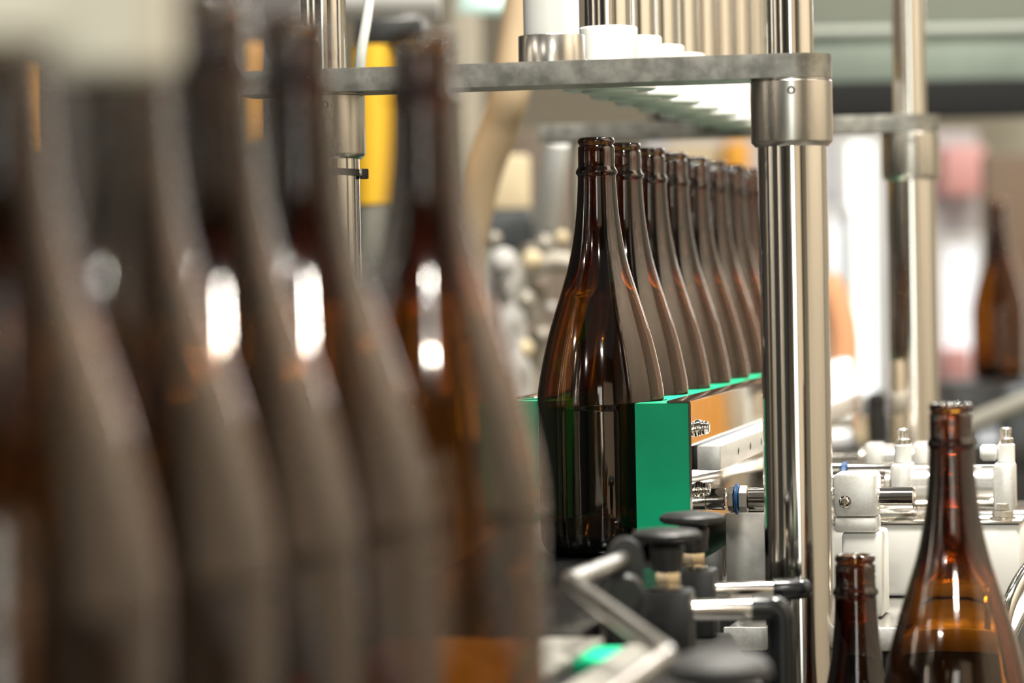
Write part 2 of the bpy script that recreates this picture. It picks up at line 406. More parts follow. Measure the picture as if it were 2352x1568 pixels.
# steel angle over the outer edge of the guide
SH = .0745
def angle(bm):
    prof = [(.0575, GT + .0003), (.0575, GT + .0018), (SH - .002, GT + .0018), (SH - .0006, GT + .0012), (SH, GT - .0002), (SH, .02), (SH - .0016, .02), (SH - .0016, GT + .0003)]
    rings = [[bm.verts.new(R(a, b, z)) for b, z in prof] for a in (-.056, .98)]
    n = len(prof)
    for i in range(n):
        j = (i + 1) % n; bm.faces.new((rings[0][i], rings[0][j], rings[1][j], rings[1][i]))
    bm.faces.new(rings[0]); bm.faces.new(list(reversed(rings[1])))
M_MIRROR = mat('mirror_sheet_steel', (.80, .77, .72), .06, 1, noise=(25, .05), bump=.03)
sh = child('steel_angle', angle, M_MIRROR, gr)
def dome_bolt(bm, c, d=V, s=1.0):
    lathe(bm, [(.0058*s, 0), (.0060*s, .0008*s), (.0060*s, .0016*s), (.0050*s, .0018*s), (.0054*s, .0022*s), (.0054*s, .0032*s), (.0046*s, .0034*s), (.0048*s, .0038*s),
               (.0048*s, .0062*s), (.0042*s, .0078*s), (.0030*s, .0086*s), (.0018*s, .0087*s), (.0016*s, .0070*s), (0, .0070*s)], c, d, 24)
for px, py, D in ((1573, 980, 2.262), (1575, 1121, 2.262)):
    q = P(px, py, D); aa = (q - Vector((B0.x, B0.y, 0))).dot(U)
    c = R(-.028, SH, q.z - ZB)
    child('bolt', lambda bm, c=c: dome_bolt(bm, c, V), M_CHROME, sh)
zb0 = P(1607, 1050, 2.23).z - ZB
def sqbar(bm):
    box(bm, R(.42, SH + .0035 + .0085, zb0), (.017, .95, .0172), RZ, .0012)
sb = child('square_bar', sqbar, M_ALU, gr)
child('spacer', strip(SH, SH + .0035, -.05, .88, zb0 - .0085, zb0 + .0085), M_DARK, gr)
for i in range(6):
    a = .03 + i*.062
    child('slot_hole', lambda bm, a=a: lathe(bm, [(.0026, 0), (.0026, .0006), (.0015, .0008), (0, .0008)], R(a, SH + .0035 + .0168, zb0), V, 16), M_DARK, sb)
gl = thing('bottle_guide', 'green notched plastic guide left of the sharp row, seen dark through the nearest bottle', 'guide rail', R(.05, -.055, 0.02))
child('notched_block', lambda bm: prism(bm, list(reversed(comb(-1, .036, .97))), ZB + .02, ZB + GT - .001), M_GREEN, gl)
child('steel_angle', lambda bm: (box(bm, R(.52, -.0665, GT + .0004), (.016, .93, .0014), RZ, .0004), box(bm, R(.52, -.0738, GT/2), (.0014, .93, GT - .03), RZ, .0004)), M_MIRROR, gl)

# ------------------------------------------------------------ filler frame
PR = P(1824, 600, 2.15); PR.z = 0
AXU = U; LBAR = .327; SF = .90
PL = PR - V*LBAR; BR = PR + U*SF; BL = PL + U*SF
zbar1 = P(1816, 178, 2.125).z; zbar0 = zbar1; zbart = P(1816, 122, 2.125).z
zcol = P(1816, 334, 2.125).z
def post(c, label, dia=.0466, back=False, tie=False):
    t = thing('frame_post', label, 'post', (c.x, c.y, 0), 'posts of the filler frame')
    r = dia/2
    child('tube', lambda bm: cyl(bm, (c.x, c.y, .012), (c.x, c.y, zcol + .0005), r, 56, .0005), M_CHROME, t)
    def collar(bm):
        h = zbar0 - zcol
        lathe(bm, [(.0248, 0), (.0274, .0028), (.0277, .004), (.0277, h - .0016), (.0270, h - .0008), (.0270, h)], (c.x, c.y, zcol), seg=56)
    cl = child('collar', collar, M_STEEL, t)
    ru = .0158
    child('upper_tube', lambda bm: cyl(bm, (c.x, c.y, zbart), (c.x, c.y, zbart + .75), ru, 40), M_CHROME, t)
    child('foot', lambda bm: lathe(bm, [(.05, 0), (.05, .008), (.03, .012)], (c.x, c.y, 0), seg=40), M_STEEL, t)
    d = (Vector((0, 0, 0)) - c); d.z = 0; d.normalize()
    q = Vector((c.x, c.y, zbar0 - .0085)) + d*.0273
    child('set_screw', lambda bm: lathe(bm, [(.0027, 0), (.0027, .0007), (.0019, .0009), (.0015, .0003), (0, .0003)], q, d, 18), M_DARK, t)
    return t
post(PR, 'thick polished steel post with collar, right of the sharp bottle row')
tl = post(PL, 'steel post with black cable tie, left of the sharp row behind blurred bottles')
post(BR, 'slightly blurred far steel post with collar at the right, behind the thick post')
# black cable tie on the left post
zt = P(780, 392, 2.2).z
def tie(bm):
    n = 40; rings = []
    for i in range(n):
        t = 2*math.pi*i/n; e = Vector((math.cos(t), math.sin(t), 0)); slope = -.0012*math.cos(t)
        c = Vector((PL.x, PL.y, zt + slope))
        rings.append([bm.verts.new(c + e*rr + Vector((0, 0, dz))) for rr, dz in ((.0234, -.0024), (.0246, -.0024), (.0246, .0024), (.0234, .0024))])
    for i in range(n):
        a, b = rings[i], rings[(i + 1) % n]
        for k in range(4): bm.faces.new((a[k], a[(k+1) % 4], b[(k+1) % 4], b[k]))
ct = thing('cable_tie', 'black cable tie strapped round the left steel post below its collar', 'cable tie', (PL.x, PL.y, zt))
child('strap', tie, M_TIE, ct)
hq = P(841, 398, 2.21); 
child('lock_head', lambda bm: box(bm, (PL.x + .0265, PL.y - .003, zt - .002), (.0055, .006, .0072), .2, .0008), M_TIE, ct)
child('clasp', lambda bm: box(bm, (PL.x + .0238, PL.y - .005, zt - .001), (.0016, .004, .0045), .2, .0003), M_CHROME, ct)

def bar(cL, cR, label, wid=.0555, ext=.06, m=M_PLATE, z0=None, z1=None):
    z0 = z0 or zbar0; z1 = z1 or zbart
    t = thing('frame_bar', label, 'machine bar', ((cL.x + cR.x)/2, (cL.y + cR.y)/2, z0), 'cross bars of the filler frame')
    def f(bm):
        pts = []; r = wid/2
        for i in range(25):
            t_ = -math.pi/2 + math.pi*i/24
            p = cR + V*r*math.cos(t_) + U*r*math.sin(t_); pts.append((p.x, p.y))
        p = cL - V*ext + U*r; pts.append((p.x, p.y)); p = cL - V*ext - U*r; pts.append((p.x, p.y))
        a = [bm.verts.new((x, y, z0 + .0002)) for x, y in pts]; b = [bm.verts.new((x, y, z1)) for x, y in pts]
        ft = bm.faces.new(b); bm.faces.new(list(reversed(a)))
        for i in range(len(pts)):
            j = (i + 1) % len(pts); bm.faces.new((a[i], a[j], b[j], b[i]))
        bmesh.ops.bevel(bm, geom=list(ft.edges), offset=.0007, segments=1, affect='EDGES')
    child('bar_plate', f, m, t); return t
bar(PL, PR, 'thick grey metal cross bar in focus joining the two front posts')
bar(BL, BR, 'blurred grey metal cross bar behind, joining the far steel posts', ext=.03)
# slim rod at the back left
def slim(bm): cyl(bm, (BL.x + .003, BL.y, ZB - .0), (BL.x + .003, BL.y, zbar0 + .0), .0072, 24)
tag(mesh('support_rod', slim, M_STEEL), 'slim grey support rod under the far cross bar, behind the nearest bottle rim', 'rod')

# ------------------------------------------------------------ filling heads
zd = P(1425, 208, 2.395).z
zpk0 = zbart + .0045; zpk1 = P(1397, 66, 2.40).z
def head(k, label):
    c = R(k*PITCHB, -.010, 0)
    t = thing('filling_head', label, 'filling head', (c.x, c.y, zd), 'filling heads above the bottles')
    lathe_at = lambda z: (c.x, c.y, z)
    child('bell_disc', lambda bm: lathe(bm, [(.0285, .0004), (.0335, 0), (.0355, .0010), (.0358, .0030), (.0350, .0046), (.026, .0085), (.020, .013), (.018, .0135)], lathe_at(zd), seg=48), M_WHITE2, t)
    child('bell_mouth', lambda bm: lathe(bm, [(.009, -.002), (.013, -.003), (.020, -.0015), (.0215, .001)], lathe_at(zd), seg=40), M_WHITE, t)
    child('shaft', lambda bm: cyl(bm, lathe_at(zd + .0135), lathe_at(zbart), .0155, 28), M_STEEL, t)
    child('cap_puck', lambda bm: lathe(bm, [(.0218, 0), (.0222, .0006), (.0222, zpk1 - zpk0 - .0012), (.021, zpk1 - zpk0)], lathe_at(zpk0 + .001), seg=48), M_WHITE2, t)
    child('lift_rod', lambda bm: cyl(bm, lathe_at(zpk1 + .001), lathe_at(zpk1 + .62), .0178, 40), M_CHROME, t)
    return t
hl = ['first white filling head with puck cap, just right of the white cylinder',
      'second white filling head from the front, its puck peeping over the bar',
      'third white filling head from the front, its puck peeping over the bar',
      'fourth white filling head from the front under the cross bar',
      'fifth white filling head from the front under the cross bar',
      'sixth white filling head, blurring towards the thick post',
      'seventh white filling head, just left of the thick post collar',
      'last white filling head, nearly hidden by the thick post collar']
for k in range(1, 9): head(k, hl[k-1])
# carrier rail that ties the heads to the two bars
def rail(bm):
    a0 = (PR - R(0, 0, 0)).dot(U) + .004; a1 = a0 + SF - .008
    box(bm, R((a0 + a1)/2, -.010, zbart + .0027 - ZB), (.034, a1 - a0, .005), RZ, .0006)
tag(mesh('carrier_rail', rail, M_WHITE2), 'flat white rail lying on the cross bars under the white pucks', 'rail')
# white cylinder in a steel ring on the front bar
wc = P(1271, 135, 2.19); wb = (PR - wc).dot(V); wc = PR - V*wb
t = thing('guide_cylinder', 'tall white cylinder in a steel ring standing on the front cross bar', 'cylinder', (wc.x, wc.y, zbart))
child('steel_ring', lambda bm: lathe(bm, [(.0230, .0002), (.0230, .0184), (.0226, .019), (.0196, .019), (.0196, .0002)], (wc.x, wc.y, zbart), seg=56, caps=False), M_STEEL, t)
child('white_cylinder', lambda bm: cyl(bm, (wc.x, wc.y, zbart + .0004), (wc.x, wc.y, zbart + .5), .0192, 56), M_WHITE2, t)

# ------------------------------------------------------------ actuators right of the row
def hexprof(bm, c, d, r, L): 
    lathe(bm, [(r*.93, 0), (r, L*.08), (r, L*.92), (r*.93, L)], c, d, 6)
za = P(1600, 1152, 2.26).z - ZB
AA = .01
def along(a, b, z): return R(a, b, z)
t = thing('pneumatic_actuator', 'horizontal chrome actuator with blue seal passing behind the thick post', 'actuator', R(AA, .10, za))
child('stub_shaft', lambda bm: cyl(bm, along(AA, SH, za), along(AA, SH + .014, za), .0078, 32), M_CHROME, t)
child('lock_nut', lambda bm: hexprof(bm, along(AA, SH + .0155, za), V, .0088, .0045), M_STEEL, t)
child('blue_seal', lambda bm: lathe(bm, [(.010, 0), (.0112, .0008), (.0112, .002), (.010, .0028)], along(AA, SH + .0205, za), V, 32), M_BLUE, t)
child('lock_nut', lambda bm: hexprof(bm, along(AA, SH + .0238, za), V, .0098, .006), M_STEEL, t)
child('connector', lambda bm: lathe(bm, [(.0066, 0), (.0084, .0012), (.0084, .045), (.0080, .0455)], along(AA, SH + .0298, za), V, 12), M_CHROME, t)
def px_b(px, py, D0=2.2):
    q = P(px, py, D0); return (q - R(0, 0, 0)).dot(V)
b1 = px_b(1900, 1150, 2.21); b2 = px_b(2003, 1150, 2.21); b3 = px_b(2088, 1150, 2.21)
child('drive_shaft', lambda bm: cyl(bm, along(AA, SH + .0755, za), along(AA, b3, za), .0082, 36, .001), M_CHROME, t)
blk = child('clamp_block', lambda bm: (box(bm, along(AA, (b1 + b2)/2, za + .0035), (b2 - b1, .036, .031), RZ, .003), box(bm, along(AA, (b1 + b2)/2, za - .0175), (b2 - b1 - .001, .034, .011), RZ, .002)), M_ALU, t)
sq = P(1917, 1168, 2.18)
child('socket_screw', lambda bm: lathe(bm, [(.0044, 0), (.0044, .001), (.0030, .0018), (.0018, .0018), (.0014, .0006), (0, .0006)], along(AA - .0181, px_b(1917, 1168, 2.18), sq.z - ZB), -U, 24), M_CHROME, t)

def cylinder(a, px0, px1, py, r, label, D, fit, caps=True, start=None):
    z = P((px0 + px1)/2, py, D).z - ZB
    q = P(px0, py, D); bA = (q - R(0, 0, 0)).dot(V); aA = (q - R(0, 0, 0)).dot(U); bB = bA + (px1 - px0)*D/F
    t = thing('pneumatic_cylinder', label, 'pneumatic cylinder', R(aA, (bA + bB)/2, z - r))
    child('barrel', lambda bm: cyl(bm, R(aA, bA, z), R(aA, bB, z), r, 40), mat('barrel_aluminium', (.82, .81, .77), .24, .9), t)
    if start is not None: child('piston_rod', lambda bm: cyl(bm, R(aA, SH + .022, z), R(aA, bA - .009, z), r*.55, 28), M_CHROME, t)
    if caps:
        child('end_cap', lambda bm: box(bm, R(aA, bA + .004, z), (.016, r*2.25, r*2.2), RZ, .003), M_ALU, t)
        child('end_cap', lambda bm: box(bm, R(aA, bB - .004, z), (.016, r*2.25, r*2.2), RZ, .003), M_ALU, t)
        child('rod_collar', lambda bm: cyl(bm, R(aA, bA - .009, z), R(aA, bA - .0045, z), r*.8, 28), M_STEEL, t)
    for fx, elbow in fit:
        fb = bA + (fx - px0)*D/F
        f = child('push_fitting', lambda bm: cyl(bm, R(aA, fb, z + r*1.1), R(aA, fb, z + r*1.1 + .014), .0066, 24), M_WHITE, t)
        child('metal_tip', lambda bm: lathe(bm, [(.0052, 0), (.0056, .001), (.0056, .004), (.0042, .005), (.0040, .0075), (.0045, .008), (.0045, .0115), (.0035, .0125)], R(aA, fb, z + r*1.1 + .014), (0, 0, 1), 24), M_STEEL, f)
        if elbow: child('side_port', lambda bm: cyl(bm, R(aA, fb - .0195, z + r*1.1 + .0075), R(aA, fb - .0065, z + r*1.1 + .0075), .0062, 24, .002), M_WHITE, f)
    return t
cylinder(0, 2062, 2318, 1115, .0165, 'silver pneumatic cylinder with two white air fittings, behind the right bottle', 2.42, [(2075, False), (2310, True)], start=1)
cylinder(0, 2000, 2130, 1052, .0125, 'smaller silver cylinder further back, left of the first white air fitting', 2.75, [], start=1, caps=True)
# long bright tube seen between the guide and the thick post
zt2 = P(1680, 1098, 2.50).z - ZB
q = P(1640, 1098, 2.5); aT = (q - R(0, 0, 0)).dot(U)
t = thing('pneumatic_tube', 'bright silver tube with blue ring end, between green guide and thick post', 'tube', R(aT, .12, zt2 - .013))
child('tube_body', lambda bm: cyl(bm, R(aT, SH + .0225, zt2), R(aT, .148, zt2), .0115, 36), M_CHROME, t)
child('blue_ring', lambda bm: cyl(bm, R(aT, .1485, zt2), R(aT, .1525, zt2), .0125, 36), M_BLUE, t)
child('tube_extension', lambda bm: cyl(bm, R(aT, .153, zt2), R(aT, .24, zt2), .0105, 36), M_CHROME, t)
# bolt low on the steel deck
# white housing, steel table
zt_ = P(1700, 1447, 2.19).z; TB = zt_ - ZB
def tb(a, b): return R(a, b, 0)
bl = px_b(1600, 1447, 2.2); br_ = px_b(2338, 1400, 2.2)
stb = thing('steel_table', 'wet stainless steel table below the actuators, front edge level with the knobs', 'table', R(.1, .25, -ZB))
a_f = (P(1760, 1447, 2.19) - R(0, 0, 0)).dot(U)
M_WET = mat('wet_steel_sheet', (.62, .60, .56), .2, .9, noise=(18, .12), bump=.6)
child('table_top', lambda bm: box(bm, R(a_f + .30, (.098 + br_)/2, TB - .003), (br_ - .098, .60, .006), RZ, .001), M_WET, stb)
child('front_lip', lambda bm: box(bm, R(a_f - .0015, (.098 + br_)/2, TB - .006), (br_ - .098, .003, .016), RZ, .0008), M_ALU, stb)
child('under_box', lambda bm: box(bm, R(a_f + .30, (.10 + br_)/2, TB - .16), (br_ - .102, .56, .30), RZ, .002), M_DARK, stb)
for b in (.13, br_ - .03):
    for a in (a_f + .05, a_f + .55):
        child('leg', lambda bm, a=a, b=b: box(bm, R(a, b, (TB - .31 - ZB)/2), (.035, .035, ZB + TB - .31), RZ), M_STEEL, stb)
hs = thing('white_housing', 'plain white box housing under the pneumatic cylinders, standing on steel table', 'housing', R(.3, .25, TB))
q0 = P(2015, 1318, 2.55); aH = .12
zh = P(2200, 1192, 2.42).z - ZB
bh0, bh1 = px_b(2012, 1250, 2.40), px_b(2342, 1250, 2.36)
child('body', lambda bm: box(bm, R(.24, (.135 + bh1)/2, (zh + TB)/2 + .0005), (bh1 - .135, .20, zh - TB - .001), RZ, .003), M_WHITE, hs)
child('lid', lambda bm: box(bm, R(.24, (.133 + bh1)/2, zh + .0014), (bh1 - .130, .204, .0022), RZ, .0008), M_CHROME, hs)
wh2 = mesh('white_spacer', lambda bm: box(bm, R(AA + .01, (b1 + b2)/2 + .004, (za - .023 + TB)/2 + .0005), (b2 - b1 - .002, .05, za - .023 - TB - .001), RZ, .003), M_WHITE)
tag(wh2, 'white plastic pillar under the clamp block, just right of the thick post', 'pillar')
# bolt on lid
def hexbolt(bm, c): 
    hexprof(bm, c, (0, 0, 1), .0085, .005); lathe(bm, [(.010, -.001), (.010, 0)], c, seg=24); hexprof(bm, Vector(c) + Vector((0, 0, .0055)), (0, 0, 1), .006, .005)
lc = P(2290, 1186, 2.30)
child('lid_bolt', lambda bm: hexbolt(bm, R(.16, px_b(2290, 1186, 2.32), zh + .0036)), M_STEEL, hs)
# vertical steel plate behind the knobs and its small bracket
sp = thing('splash_plate', 'reflective upright steel plate between the green guide and thick post', 'plate', R(.06, .115, TB))
zsp = P(1690, 1192, 2.26).z - ZB
child('sheet', lambda bm: box(bm, R(.05, .1195, (zsp + TB)/2 + .0005), (.075, .0015, zsp - TB - .001), RZ, .0003), mat('splash_steel', (.74, .73, .69), .3, .35, noise=(34, .22), bump=.5), sp)
child('fixing_bracket', lambda bm: box(bm, R(.0475, .1505, P(1745, 1312, 2.23).z - ZB), (.010, .003, .0165), RZ, .0005), mat('etched_dark_steel', (.10, .10, .095), .4, .6, noise=(600, .6)), sp)
child('screw', lambda bm: lathe(bm, [(.0028, 0), (.0028, .0006), (.0018, .0012), (.0009, .0012), (.0007, .0004), (0, .0004)], R(.0458, .149, P(1742, 1299, 2.23).z - ZB), -U, 20), M_CHROME, sp)

# ------------------------------------------------------------ knob clamps in front
ZSTAND = P(1550, 1500, 1.93).z - .005
def knob(px, py, D, label, yb, blockw, blockpx, scale=1., rod=None, leg=True):
    top = P(px, py, D); s = D/F
    t = thing('hand_clamp', label, 'clamp', P(blockpx, yb, D))
    x, y = top.x, top.y
    def f(bm):
        # three-lobed mushroom handle
        seg = 60; prof = [(0, 0), (.55, -.0003), (.85, -.0012), (1.0, -.0035), (1.0, -.0060), (.88, -.0078), (.5, -.0088), (.40, -.0092)]
        rings = []
        for r, h in prof:
            if r == 0: rings.append([bm.verts.new((x, y, top.z))]); continue
            ring = []
            for i in range(seg):
                th = 2*math.pi*i/seg; lob = 1 - .07*(1 - math.cos(4*th + .6))*r
                rr = r*.0215*scale*lob; ring.append(bm.verts.new((x + rr*math.cos(th), y + rr*math.sin(th), top.z + h*scale)))
            rings.append(ring)
        for a, b in zip(rings, rings[1:]):
            for i in range(seg):
                j = (i + 1) % seg
                if len(a) == 1: bm.faces.new((a[0], b[i], b[j]))
                else: bm.faces.new((a[i], b[i], b[j], a[j]))
        bm.faces.new(rings[-1])
        lathe(bm, [(.0085*scale, -.0092*scale), (.0105*scale, -.012*scale), (.0095*scale, -.026*scale), (.0070*scale, -.0262*scale)], (x, y, top.z), seg=36)
    child('handle', f, M_BLACK, t)
    zc = top.z - .0262*scale
    child('nut', lambda bm: hexprof(bm, (x, y, zc - .0092), (0, 0, 1), .0082*scale, .0090), M_BRASS, t)
    child('washer', lambda bm: cyl(bm, (x, y, zc - .0108), (x, y, zc - .0095), .0095*scale, 28), M_STEEL, t)
    zt_b = zc - .0110; zbot = ZSTAND + .0004
    child('block', lambda bm: box(bm, (x + (blockpx - px)*s, y, (zt_b + zbot)/2), (blockw*s, .028, zt_b - zbot), RZ, .003), M_BLACK, t)
    if rod:
        rp0, rp1, rpy, rr = rod
        A = P(rp0, rpy, D); B = P(rp1, rpy, D); A.z = B.z = (A.z + B.z)/2
        child('steel_rod', lambda bm: cyl(bm, A, B, rr, 32), M_CHROME, t)
        e0 = B - Vector((.002, 0, 0)); e1 = e0 + Vector((.0185, 0, 0)); rs = rr*1.26
        pts = fillet([e0, e1, e1 + Vector((.0, .0, -.2))], .009, 8)
        def ef(bm):
            if leg: tube(bm, pts, rs, 24)
            else:
                lathe(bm, [(rs*.97, 0), (rs, .001), (rs, .0165), (rs*.92, .0205), (rs*.7, .0235), (rs*.35, .0252), (0, .0256)], e0, (1, 0, 0), 28)
        el = child('elbow_cap', ef, M_BLACKG, t)
    return t, top, zt_b
knob(1590, 1174, 2.06, 'farther black clamp knob with mushroom handle, right of the green guide', 1480, 74, 1606, rod=(1625, 1782, 1354, .0056), leg=False)
knob(1531, 1212, 1.93, 'nearer black clamp knob with thick handle, before the green guide', 1490, 113, 1532, rod=(1588, 1732, 1398, .0065))
# rounded black bracket holding the bent rail
def bracket(bm):
    c = P(1437, 1300, 1.84); s = 1.84/F
    pts = []
    for i in range(13):
        th = math.pi*i/12; pts.append((c.x + 40*s*math.cos(th), c.z + 22*s + 44*s*math.sin(th)))
    pts.append((c.x - 40*s, c.z - 200*s)); pts.append((c.x + 40*s, c.z - 200*s))
    a = [bm.verts.new((x, c.y - .012, z)) for x, z in pts]; b = [bm.verts.new((x, c.y + .012, z)) for x, z in pts]
    f1 = bm.faces.new(a); f2 = bm.faces.new(b)
    for i in range(len(pts)):
        j = (i + 1) % len(pts); bm.faces.new((a[i], a[j], b[j], b[i]))
    bmesh.ops.bevel(bm, geom=list(f1.edges) + list(f2.edges), offset=.002, segments=2, affect='EDGES')
tb_ = thing('rail_bracket', 'rounded black bracket gripping the bent steel rail, left of the knobs', 'bracket', P(1437, 1500, 1.84))
child('bracket_body', bracket, M_BLACK, tb_)
def lobe(bm):
    c = P(1437, 1362, 1.815); cyl(bm, c, c + Vector((0, .012, 0)), .011, 32, .002)
child('clamp_boss', lobe, M_BLACK, tb_)
zig = fillet([P(1436, 1282, 1.835), P(1306, 1334, 1.70), P(1532, 1502, 1.52), P(1400, 1598, 1.44), P(1330, 1648, 1.39)], .006, 6)
tag(mesh('bent_rail', lambda bm: tube(bm, zig, .0049, 22), M_STEEL), 'zigzag bent steel guide rod in front of the clamp knobs', 'guide rod')
kn = P(1650, 1492, 1.56)
t = thing('hand_clamp', 'large blurred dark grey clamp knob at the bottom edge, below the nearer knob', 'clamp', (kn.x, kn.y, kn.z - .08))
child('handle', lambda bm: lathe(bm, [(0, 0), (.012, -.0006), (.021, -.003), (.0255, -.0075), (.0262, -.0125), (.020, -.016), (.010, -.018), (.009, -.04)], kn, seg=48), mat('grey_nylon', (.03, .03, .029), .6), t)
child('block', lambda bm: box(bm, (kn.x, kn.y, kn.z - .06), (.035, .03, .04), RZ, .003), M_BLACK, t)
# stand that carries the clamps down to the floor
cs = thing('clamp_stand', 'dark bar below the black clamps at the bottom edge', 'stand', (P(1550, 1500, 1.9).x, 1.9, 0))
zcs = ZSTAND + .005
child('stand_bar', lambda bm: box(bm, (P(1560, 1500, 1.93).x, 1.95, zcs - .025), (.085, .26, .04), 0, .002), M_DARK, cs)
child('stand_column', lambda bm: box(bm, (P(1560, 1500, 1.93).x, 1.95, (zcs - .045)/2), (.05, .05, zcs - .046), 0, .002), M_DARK, cs)

# lift pedestals under the two low bottles
for p, lab in zip(low_pos, ('steel lift pedestal under the larger right bottle, below the frame', 'steel lift pedestal under the shorter right bottle, below the frame')):
    t = thing('lift_pedestal', lab, 'pedestal', (p.x, p.y, 0), 'bottle lift pedestals')
    child('plate', lambda bm: cyl(bm, (p.x, p.y, p.z - .012), (p.x, p.y, p.z - .0002), .049, 40), M_STEEL, t)
    child('column', lambda bm: cyl(bm, (p.x, p.y, 0), (p.x, p.y, p.z - .012), .02, 28), M_STEEL, t)
# slim glossy rod rising between table and the right frame edge
tag(mesh('curved_tube', lambda bm: tube(bm, smooth_pts([P(2300, 1500, 2.2), P(2312, 1405, 2.2), P(2352, 1318, 2.22), P(2420, 1250, 2.25)]), .0052, 20), M_CHROME), 'chrome curved tube entering at the lower right edge', 'tube')

# ------------------------------------------------------------ foreground puck at upper left
wp = P(262, 150, .865)
t = thing('neck_gripper', 'large blurred white puck and arm at the top left corner', 'gripper', (wp.x, wp.y, wp.z - .02))
def puck(bm):
    z0 = P(262, 165, .865).z
    lathe(bm, [(.0150, 0), (.0175, .002), (.0175, .040), (.016, .042)], (wp.x, wp.y, z0), seg=40)
child('puck', puck, M_CREAM if False else mat('ivory_plastic', (.86, .83, .70), .45), t)
def arm(bm):
    a = P(200, 40, .865); b = P(-500, 60, .865)
    box(bm, ((a.x + b.x)/2, (a.y + b.y)/2, P(60, 30, .865).z), ((a - b).length, .03, .016), math.atan2(a.y - b.y, a.x - b.x), .003)
child('arm', arm, MC['ivory_plastic'], t)

# ------------------------------------------------------------ clear air line and things beyond, left
tag(mesh('air_tube', lambda bm: tube(bm, smooth_pts([P(824, 200, 2.45), P(830, 120, 2.45), P(843, 40, 2.46), P(856, -60, 2.48)]), .0042, 18), M_TUBE), 'thin milky air tube rising behind the left end of the cross bar', 'tube')
def pxbox(name, x0, y0, x1, y1, D, depth, m, label, cat, bev=.006, group=None, ry=0):
    a = P(x0, (y0 + y1)/2, D); b = P(x1, (y0 + y1)/2, D); zt = P((x0 + x1)/2, y0, D).z; zb_ = P((x0 + x1)/2, y1, D).z
    c = Vector(((a.x + b.x)/2, D + depth/2, (zt + zb_)/2)); w = b.x - a.x
    rot = Matrix.Rotation(ry, 3, 'Y')
    o = mesh(name, lambda bm: box(bm, c, (w, depth, zt - zb_), 0, bev, rot=rot), m)
    return tag(o, label, cat, group)
lk = pxbox('machine_cabinet', -400, -160, 742, 2050, 3.9, .5, mat('dark_brown_enamel', (.035, .027, .022), .5), 'dark brown machine cabinet behind the blurred foreground bottles', 'cabinet')
child('conduit', lambda bm: tube(bm, [P(578, 100, 3.881), P(574, 210, 3.881), P(576, 330, 3.881)], .018, 20), M_ORANGE, lk)['label'] = 'orange conduit between two blurred bottle necks'
child('conduit', lambda bm: tube(bm, [P(48, 140, 3.881), P(46, 250, 3.881), P(48, 350, 3.881)], .018, 20), M_ORANGE, lk)['label'] = 'orange conduit at the far left'
# yellow column with its dark head box, standing on the floor
yc = P(868, 300, 3.3)
t = thing('yellow_column', 'bright yellow machine column behind the left steel post', 'column', (yc.x, yc.y, 0))
zy1 = P(868, 106, 3.3).z; zy0 = P(868, 470, 3.3).z
child('yellow_tube', lambda bm: cyl(bm, (yc.x, yc.y, zy0), (yc.x, yc.y, zy1), .026, 32), M_YEL, t)
child('grey_base', lambda bm: cyl(bm, (yc.x, yc.y, 0), (yc.x, yc.y, zy0), .024, 32), M_GREYP, t)
child('dark_head', lambda bm: box(bm, (yc.x + .014, yc.y, (zy1 + P(868, 45, 3.3).z)/2), (.07, .05, P(868, 45, 3.3).z - zy1), 0, .004), M_DARK, t)
wt = thing('ceiling_duct', 'blurred pale duct above the yellow column at the top edge', 'duct', P(900, 40, 3.6))
child('duct_body', lambda bm: cyl(bm, P(700, -25, 3.6), P(1010, -25, 3.6), .036, 32), M_PAINTW, wt)
child('duct_outlet', lambda bm: cyl(bm, P(944, 75, 3.6), P(944, -20, 3.6), .020, 28), M_LAV, wt)
tag(mesh('lamp_shade', lambda bm: lathe(bm, [(.02, .05), (.045, .02), (.05, 0), (.046, 0), (.02, .044)], P(1128, 25, 4.6), seg=36), mat('mint_shade', (.60, .80, .72), .5, emit=(.6, .8, .72), es=.5)), 'mint white lamp shade at the top edge above the hose', 'lamp')
# tan hose
tag(mesh('hose', lambda bm: tube(bm, smooth_pts([P(1215, -80, 3.3), P(1195, 60, 3.3), P(1174, 200, 3.3), P(1148, 290, 3.32), P(1110, 395, 3.34), P(1082, 514, 3.36), P(1062, 640, 3.38), P(1050, 900, 3.4)], 10), .0205, 28), M_HOSE), 'wide tan hose running diagonally behind the cross bar', 'hose')
# stainless tank and pillar left of centre
pxbox('wall_pillar', 1040, -60, 1108, 900, 6.2, .2, mat('pale_pillar_paint', (.46, .42, .33), .7), 'pale vertical pillar behind the tan hose', 'pillar')
pxbox('cabinet', 1185, 296, 1330, 2550, 4.7, .2, M_BROWN, 'brown cabinet behind the slanted white tube', 'cabinet')
tag(mesh('slanted_tube', lambda bm: tube(bm, [P(1282, 322, 4.1), P(1268, 400, 4.12), P(1245, 568, 4.24)], .0165, 24), M_PAINTW), 'thick white slanted tube left of the nearest bottle neck', 'tube')
pxbox('carton', 1122, 355, 1218, 481, 4.2, .12, M_CREAM, 'cream carton above the dark grey box, behind the hose', 'box')
pxbox('control_box', 1118, 482, 1222, 572, 4.2, .12, M_DGREY, 'dark blue-grey control box left of the nearest bottle', 'box')
pxbox('storage_shelf', 1112, 573, 1262, 2700, 4.2, .14, M_GREYP, 'grey shelf unit carrying the dark control box', 'shelf')
M_DULL = mat('dull_steel', (.36, .33, .28), .55, .5)
M_PALE = mat('pale_grey_enamel', (.50, .49, .47), .55)
